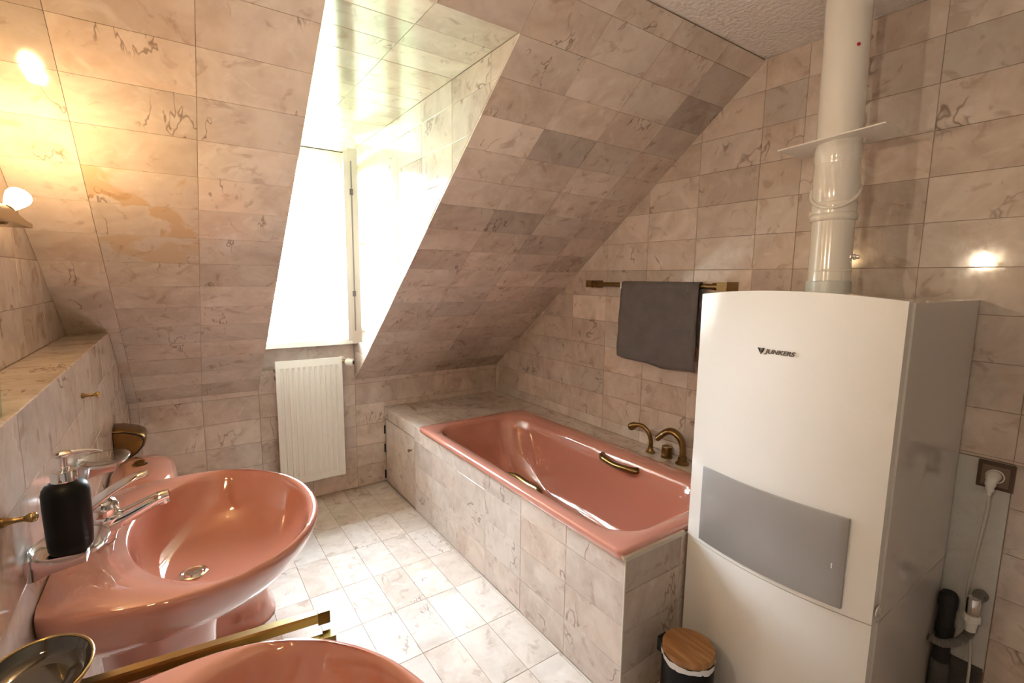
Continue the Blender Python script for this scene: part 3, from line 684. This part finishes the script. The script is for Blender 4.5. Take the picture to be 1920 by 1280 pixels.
def washbasin(y0, label):
    Z0 = .875
    t = empty('washbasin', (.15, y0, 0), label, 'washbasin', 'pink pedestal washbasins')
    bm = B(); rings = []
    def ring_out(s, z, lift=0): rings.append([Vector((x*s+.0015, y0+y*s, z)) for x, y in OUTR])
    for s, z in ((.30, .690), (.52, .705), (.74, .735), (.885, .775), (.955, .812), (.988, .845), (1.0, .862), (.998, .869), (.990, .8745), (.978, .876)): ring_out(s, z)
    def ring_in(s, z, c): rings.append([Vector((x, y0+y, z)) for x, y in (inner_pt(a, s, c) for a in ANG)])
    # blend ring between lip and bowl
    rings.append([Vector((.62*xi+.38*xo*.978, y0+.62*yi+.38*yo*.978, .8735)) for (xi, yi), (xo, yo) in zip((inner_pt(a, 1.03) for a in ANG), OUTR)])
    for s, z, c in ((1.02, .871, .3275), (1.0, .8655, .3275), (.975, .852, .327), (.93, .825, .322), (.85, .790, .312), (.72, .758, .30), (.52, .738, .28), (.30, .729, .262), (.10, .7265, .25)): ring_in(s, z, c)
    loft(bm, rings, True, True)
    bo_ = obj('basin', bm, 'pink', t, 60)
    obj('drain', lathe(B(), [(.032, 0), (.033, .002), (.028, .004), (.022, .002), (.019, .006), (.004, .007)], (.25, y0, .7265), n=28), 'chrome', t)
    bm = B(); rings = []
    for z, c, rx_, ry_ in ((0, .165, .135, .125), (.012, .165, .137, .127), (.05, .165, .122, .108), (.15, .165, .112, .093), (.40, .168, .112, .090), (.58, .172, .122, .10), (.68, .18, .135, .11), (.712, .18, .135, .11)):
        rings.append([Vector((c+rx_*math.cos(a), y0+ry_*math.sin(a), z)) for a in [2*PI*i/48 for i in range(48)]])
    loft(bm, rings); obj('pedestal', bm, 'pink', t, 60)
    # single-lever tap
    fx = .062
    bm = B(); rings = []
    for h_, rx_, ry_, dx in ((0, .036, .031, .004), (.003, .036, .031, .004), (.010, .034, .029, .008), (.030, .032, .027, .018), (.050, .031, .0265, .026), (.062, .030, .026, .030), (.066, .026, .022, .030)):
        rings.append(circ((fx+dx, y0, .8735+h_), rx_, 32, (0, 0, 1), ry_))
    loft(bm, rings)
    pts = spline([(fx+.022, y0, .910), (fx+.055, y0, .921), (fx+.095, y0, .938), (fx+.130, y0, .953), (fx+.150, y0, .958)], 6)
    tube(bm, pts, [(.0245-.014*(i/len(pts))**.9, .027-.010*i/len(pts)) for i in range(len(pts))], 24, up=(0, 0, 1))
    fa = obj('faucet', bm, 'chrome', t, 50)
    obj('aerator', lathe(B(), [(.0115, 0), (.0115, .014), (.009, .016)], (fx+.138, y0, .951), (.25, 0, -1), 18), 'chrome', fa)
    bm = B(); pts = spline([(fx-.012, y0, .962), (fx+.010, y0, .974), (fx+.045, y0, .997), (fx+.085, y0, 1.016), (fx+.110, y0, 1.022)], 6)
    tube(bm, pts, [((.0135-.007*i/len(pts)), (.033-.018*(i/len(pts))**1.3)*(1 if i < len(pts)-2 else .8)) for i in range(len(pts))], 24, up=(0, 0, 1))
    loft(bm, [circ((fx+.022, y0, z), r, 28) for z, r in ((.938, .027), (.944, .0285), (.962, .028), (.974, .022), (.980, .010))])
    obj('lever', bm, 'chrome', fa, 50)
    return t
S1 = washbasin(-1.915, 'salmon pink pedestal washbasin with the black soap dispenser beside its tap')
S2 = copy_tree(S1, None, (0, -.91, 0)); S2['label'] = 'salmon pink washbasin in the foreground, cut off by the bottom edge'

# ------------------------------------------------------------------ soap dishes, dispenser
def oval_dish(bm, c, ra, rb, h, wall=.003, n=40):
    pr = [(.55, 0), (.80, .003), (.95, h*.55), (1.0, h), (1.0, h+.0015), (.97, h), (.91, h*.55), (.76, .0065), (.50, .005)]
    rings = [[Vector((c[0]+ra*s*math.cos(a), c[1]+rb*s*math.sin(a), c[2]+z)) for a in [2*PI*i/n for i in range(n)]] for s, z in pr]
    return loft(bm, rings)
def bracket(t, y, z, m, x1=.085):
    obj('bracket', loft(B(), [[Vector((x, y+s*w, z+zz)) for s, zz in ((-1, -h_), (1, -h_), (1, h_), (-1, h_))] for x, w, h_ in ((0, .030, .020), (.014, .030, .020), (.035, .024, .014), (x1, .020, .009))]), m, t, 30, .0015)
d1 = empty('soap_dish', (0, -2.170, .965), 'clear glass soap dish on a chrome bracket carrying the black dispenser', 'soap dish', 'wall soap dishes')
bracket(d1, -2.170, .968, 'chrome'); obj('glass_dish', oval_dish(B(), (.062, -2.170, .9775), .058, .070, .018), 'glass', d1, 50)
def glass_rim(t, y):
    r_ = [Vector((.062+.0575*math.cos(2*PI*i/48), y+.0695*math.sin(2*PI*i/48), .9965)) for i in range(49)]
    obj('dish_rim', tube(B(), r_, .0022, 10, False), 'glass_rim', t, 60)
glass_rim(d1, -2.170)
d2 = empty('soap_dish', (0, -1.645, .965), 'empty clear glass soap dish on the bracket nearest the toilet', 'soap dish', 'wall soap dishes')
bracket(d2, -1.645, .968, 'chrome'); obj('glass_dish', oval_dish(B(), (.062, -1.645, .9775), .058, .070, .018), 'glass', d2, 50)
glass_rim(d2, -1.645)
d3 = empty('soap_dish', (0, -2.53, .95), 'dark oval soap dish with a brass rim in the lower left corner', 'soap dish', 'wall soap dishes')
bracket(d3, -2.53, .945, 'brass'); obj('smoked_dish', oval_dish(B(), (.070, -2.525, .955), .060, .078, .020), 'smoked', d3, 50)
rg = [Vector((.070+.0605*math.cos(2*PI*i/48), -2.525+.0785*math.sin(2*PI*i/48), .9755)) for i in range(49)]
obj('dish_rim', tube(B(), rg, .0025, 10, False), 'brass_b', d3, 60)
DX, DY, DZ = .063, -2.172, .9832
sd = empty('soap_dispenser', (DX, DY, DZ), 'matt black soap dispenser bottle with chrome pump', 'soap dispenser')
obj('bottle', lathe(B(), [(.026, 0), (.031, .002), (.0335, .008), (.0345, .03), (.0355, .09), (.0355, .114), (.0335, .125), (.028, .133), (.019, .137), (.018, .141)], (DX, DY, DZ), n=40), 'black', sd, 50)
cl = obj('pump_collar', lathe(B(), [(.0185, .137), (.0195, .138), (.0195, .157), (.0185, .159), (.009, .160), (.009, .164), (.0075, .165)], (DX, DY, DZ), n=32), 'chrome', sd, 40)
bm = B(); lathe(bm, [(.0075, .155), (.0075, .184), (.013, .1855), (.0155, .189), (.0150, .192), (.008, .1945)], (DX, DY, DZ), n=28)
dv = Vector((.99, .15, 0)).normalized(); hb = Vector((DX, DY, DZ+.188))
tube(bm, spline([hb, hb+dv*.022+Vector((0, 0, .001)), hb+dv*.042+Vector((0, 0, -.001)), hb+dv*.058+Vector((0, 0, -.008))], 5), [.0036]*8+[.0034]*8, 12)
obj('pump_head', bm, 'chrome', sd, 45)

# ------------------------------------------------------------------ towel rail between the basins
t2 = empty('towel_rail', (0, -2.405, .83), 'brass double-arm towel rail between the two washbasins', 'towel rail')
obj('wall_plate', box(B(), 0, .015, -2.45, -2.36, .79, .86), 'brass', t2, 30, .004)
for ya, yb2, z in ((-2.385, -2.430, .842), (-2.425, -2.474, .818)):
    D2 = Vector((.46, yb2-ya, 0)).normalized(); N2 = Vector((-D2.y, D2.x, 0)); p0 = Vector((.01, ya, z)); p1 = Vector((.452, yb2, z))
    arm = obj('arm', loft(B(), [[p+N2*s*.008+Vector((0, 0, q)) for s, q in ((-1, -.010), (1, -.010), (1, .010), (-1, .010))] for p in (p0, p1)]), 'brass_b', t2, 30, .002)
    obj('end_cap', loft(B(), [[p+N2*s*.011+Vector((0, 0, q)) for s, q in ((-1, -.013), (1, -.013), (1, .013), (-1, .013))] for p in (p1-D2*.004, p1+D2*.018)]), 'brass', arm, 30, .002)

# ------------------------------------------------------------------ toilet
tl = empty('toilet', (.2, -1.02, 0), 'salmon pink toilet with cistern half hidden behind a washbasin', 'toilet')
ty = -1.02
def sup(c, rx_, ry_, z, p=2.6, n=56, flat=None):
    out = []
    for i in range(n):
        a = 2*PI*i/n; ca, sa = math.cos(a), math.sin(a)
        x = c[0]+rx_*math.copysign(abs(ca)**(2/p), ca); y = c[1]+ry_*math.copysign(abs(sa)**(2/p), sa)
        out.append(Vector((max(x, .004), y, z)))
    return out
cis = obj('cistern', loft(B(), [sup((.10, ty), .095, .17, .40, 4), sup((.10, ty), .100, .185, .46, 4), sup((.105, ty), .105, .195, .60, 4), sup((.106, ty), .107, .198, .69, 4), sup((.105, ty), .105, .193, .715, 3.6), sup((.10, ty), .098, .185, .735, 3.2), sup((.097, ty), .082, .16, .746, 2.8), sup((.095, ty), .05, .10, .751, 2.4)]), 'pink', tl, 60)
obj('flush_button', lathe(B(), [(.026, 0), (.026, .004), (.020, .006), (.017, .007), (.017, .016), (.013, .018), (.003, .0185)], (.095, ty+.03, .749), n=28), 'brass', cis)
obj('bowl', loft(B(), [sup((.30, ty), .245, .165, 0, 3), sup((.30, ty), .247, .167, .012, 3), sup((.295, ty), .228, .145, .06, 2.8), sup((.30, ty), .215, .125, .14, 2.6), sup((.32, ty), .215, .130, .22, 2.5), sup((.36, ty), .235, .165, .31, 2.4), sup((.39, ty), .255, .188, .37, 2.3), sup((.40, ty), .26, .192, .395, 2.3), sup((.40, ty), .25, .185, .402, 2.3)]), 'pink', tl, 60)
st = obj('seat', loft(B(), [sup((.42, ty), .225, .186, .402, 2.3), sup((.42, ty), .238, .195, .406, 2.3), sup((.42, ty), .238, .195, .418, 2.3), sup((.42, ty), .23, .188, .422, 2.3)]), 'pink_enamel', tl, 50)
obj('seat_lid', loft(B(), [sup((.42, ty), .23, .190, .423, 2.3), sup((.42, ty), .238, .195, .427, 2.3), sup((.42, ty), .236, .193, .438, 2.3), sup((.42, ty), .20, .16, .446, 2.3), sup((.42, ty), .1, .08, .449, 2.3)]), 'pink_enamel', st, 60)
for y in (ty-.10, ty+.10): obj('seat_hinge', tube(B(), [(.195, y-.02, .425), (.195, y+.02, .425)], .011), 'brass', st)

# ------------------------------------------------------------------ toilet paper holder
tp = empty('paper_holder', (0, -.76, .78), 'aged brass covered toilet paper holder on the lower left wall', 'paper holder')
def tp_ring(y, k=1.0):
    pts = [(0, .705), (0, .857), (.035, .853), (.080, .838), (.104, .822), (.112, .800), (.104, .772), (.080, .742), (.045, .716), (.018, .706)]
    cx, cz = .05, .785; return [Vector((max(.001, cx+(x-cx)*k) if x > 0 else .001, y, cz+(z-cz)*k)) for x, z in pts]
bm = B(); loft(bm, [tp_ring(-.670, .90), tp_ring(-.675, .97), tp_ring(-.685), tp_ring(-.795), tp_ring(-.803, .97), tp_ring(-.808, .90)]); obj('cover', bm, 'brass', tp, 50)
rgp = tp_ring(-.8095, .86); obj('rim_bead', tube(B(), rgp+[rgp[0]], .003, 8, False), 'black_rubber', tp, 60)
bm = B(); loft(bm, [tp_ring(-.805, .83), tp_ring(-.812, .81)]); obj('side_plate', bm, 'brass', tp, 30)

# ------------------------------------------------------------------ brass hooks
def hook(y, z, label):
    pr = [(.008, 0), (.0085, .005), (.0055, .009), (.0042, .018), (.0045, .028), (.0075, .033), (.0085, .038), (.0070, .043), (.003, .045)]
    t = empty('wall_hook', (0, y, z), label, 'hook', 'small brass wall hooks')
    obj('shank', lathe(B(), pr[:5], (0, y, z), (1, 0, 0), 18), 'brass', t, 50); obj('knob', lathe(B(), pr[4:], (0, y, z), (1, 0, 0), 18), 'brass_b', t, 50)
hook(-1.425, 1.136, 'small brass wall hook below the ledge near the sloping ceiling')
hook(-2.285, 1.104, 'small brass wall hook at the left edge beside the dispenser')

# ------------------------------------------------------------------ lamp bar above the ledge
lm = empty('wall_lamp', (XU, -2.0, 1.64), 'brass wall lamp bar with bare lit reflector bulbs above the ledge', 'wall lamp')
bm = B(); prf = []
for y in (-1.492, -1.50, -1.54, -1.58, -1.66, -1.74, -1.82, -1.90, -2.0, -2.1, -2.2, -2.3, -2.4, -2.6, -2.8, -3.0, -3.1, -3.2, -3.26, -3.27):
    d = min(1, abs(y+1.49)/.25) if y > -2 else min(1, abs(y+3.275)/.25)
    h_ = .010+.022*(.5-.5*math.cos(PI*d)); prf.append([Vector((x, y, 1.632+q)) for x, q in ((XU, -.002), (XU+.085, -.002), (XU+.085, h_), (XU, h_))])
loft(bm, prf); obj('bar', bm, 'brass_b', lm, 30, .002)
def bulb(by, bz, ax_, power, col):
    ax_ = Vector(ax_).normalized(); bc_ = Vector((XU+.062, by-.055, bz-.055))
    obj('stem', tube(B(), [(XU+.05, by-.09, 1.645), tuple(bc_-ax_*.01)], .010, 14), 'brass', lm)
    so = obj('lamp_socket', lathe(B(), [(.013, -.022), (.017, -.018), (.017, .018), (.015, .020)], bc_, ax_, 20), 'brass', lm, 40)
    obj('bulb_neck', lathe(B(), [(.011, .018), (.013, .028), (.0165, .040)], bc_, ax_, 24, True, False), 'bulb_neck', so, 60)
    ld = bpy.data.lights.new('bulb_beam', 'SPOT'); ld.energy = power; ld.color = col; ld.spot_size = math.radians(150); ld.spot_blend = 1.0; ld.shadow_soft_size = .022
    lo = link(bpy.data.objects.new('bulb_beam', ld)); lo.location = bc_+ax_*.115; lo.rotation_euler = ax_.to_track_quat('-Z', 'Y').to_euler()
    obj('bulb', lathe(B(), [(.0165, .040), (.0225, .058), (.0255, .070), (.0245, .078), (.018, .084), (.004, .087)], bc_, ax_, 24, False, True), 'bulb', so, 60)
bulb(-1.60, 1.705, (.30, .62, .66), BULB_SPOT, (1.0, .66, .30))
bulb(-2.41, 1.705, (.85, .12, .10), ROOM_SPOT, (1.0, .83, .62)); bulb(-3.15, 1.705, (.85, .10, .35), ROOM_SPOT, (1.0, .83, .62))  # the last bulb is added, out of view, to brighten the room

# ------------------------------------------------------------------ tumbler on the ledge
tg = obj('tumbler', lathe(B(), [(.030, 0), (.033, .003), (.037, .100), (.0365, .102), (.034, .100), (.030, .006), (.005, .005)], (-.045, -2.155, HZ+.001), n=36), 'tumbler', None, 50)
props(tg, 'pale green frosted tumbler at the left edge on the ledge', 'tumbler')

# ------------------------------------------------------------------ socket, plug and cable
so = empty('wall_socket', (XR, -3.029, .887), 'brown square wall socket right of the boiler', 'wall socket')
obj('frame', box(B(), XR-.012, XR+.004, -3.073, -2.985, .844, .932), 'brown', so, 30, .004)
pltm = obj('cover_plate', box(B(), XR-.015, XR-.010, -3.062, -2.996, .855, .921), MT['brown_b'], so, 30, .002)
obj('socket_ring', lathe(B(), [(.023, 0), (.023, .002), (.020, .003), (.0195, -.004)], (XR-.0145, -3.029, .888), (-1, 0, 0), 28), 'white_plastic', so, 40)
pg = empty('power_cord', (XR-.02, -3.027, .885), 'white plug with cream cable hanging from the wall socket', 'power cord')
obj('plug', tube(B(), spline([(XR-.012, -3.027, .890), (XR-.035, -3.027, .888), (XR-.046, -3.026, .875), (XR-.046, -3.025, .850), (XR-.045, -3.025, .832)], 5), [.0175]*5+[.0165]*4+[.014]*4+[.011]*4+[.0065]*4, 16), 'white_plastic', pg, 60)
obj('cable', tube(B(), spline([(XR-.045, -3.025, .836), (XR-.042, -3.026, .79), (XR-.036, -3.022, .73), (XR-.030, -3.016, .65), (XR-.022, -3.010, .57), (XR-.014, -3.004, .50), (XR-.012, -3.004, .44), (XR-.014, -3.018, .35), (XR-.020, -3.032, .26), (XR-.022, -3.036, .17), (XR-.03, -3.035, .06), (XR-.05, -3.03, .006), (XR-.12, -3.01, .006)], 6), .0042, 10), 'cable', pg, 60)

# ------------------------------------------------------------------ water valve with hose, drain pipe
vy, vz = -3.028, .455
va = empty('water_valve', (XR, vy, vz), 'chrome angle valve with grey corrugated hose beside the boiler', 'water valve')
obj('inlet', lathe(B(), [(.020, 0), (.020, .010), (.015, .012), (.015, .05)], (XR, vy-.006, vz+.012), (-1, 0, 0), 20), 'grey_hose', va)
obj('valve_body', lathe(B(), [(.010, .022), (.017, .018), (.0185, .008), (.0185, -.040), (.016, -.044)], (XR-.050, vy, vz), n=24), 'chrome', va, 40)
bm = B(); rings = []
for z, r in ((-.040, .020), (-.050, .0225), (-.062, .0225), (-.066, .018), (-.085, .0155), (-.10, .0145)):
    rings.append([Vector((XR-.050+(r+(.0012 if i % 4 < 2 else 0)*(z > -.064))*math.cos(2*PI*i/40), vy+(r+(.0012 if i % 4 < 2 else 0)*(z > -.064))*math.sin(2*PI*i/40), vz+z)) for i in range(40)])
loft(bm, rings); obj('hose_nut', bm, 'white_plastic', va, 40)
hp = spline([(XR-.050, vy, vz-.10), (XR-.052, vy+.006, vz-.122), (XR-.066, vy+.024, vz-.150), (XR-.094, vy+.055, vz-.165), (XR-.105, vy+.089, vz-.158)], 14)
obj('hose', tube(B(), hp, [.0115 if i % 2 else .0135 for i in range(len(hp))], 14), 'grey_hose', va, 20)
dp = empty('drain_pipe', (XR-.045, -2.965, 0), 'black drain pipe behind the boiler', 'drain pipe')
obj('pipe', lathe(B(), [(.022, .20), (.022, .30), (.026, .302), (.026, .33), (.023, .332), (.023, .40), (.026, .402), (.026, .44), (.020, .455)], (XR-.045, -2.965, 0), n=24), 'black_rubber', dp, 40)
obj('pipe_foot', lathe(B(), [(.027, 0), (.028, .01), (.026, .19), (.024, .20)], (XR-.045, -2.965, 0), n=24), 'dirt', dp, 40)

# ------------------------------------------------------------------ outside the window
lw = obj('lawn', box(B(), -40, 40, 1.2, 80, -4.2, -4.0), 'lawn', None, 0); lw['kind'] = 'structure'; lw['label'] = 'sunlit green lawn outside the window'

print('objects', len(bpy.data.objects))
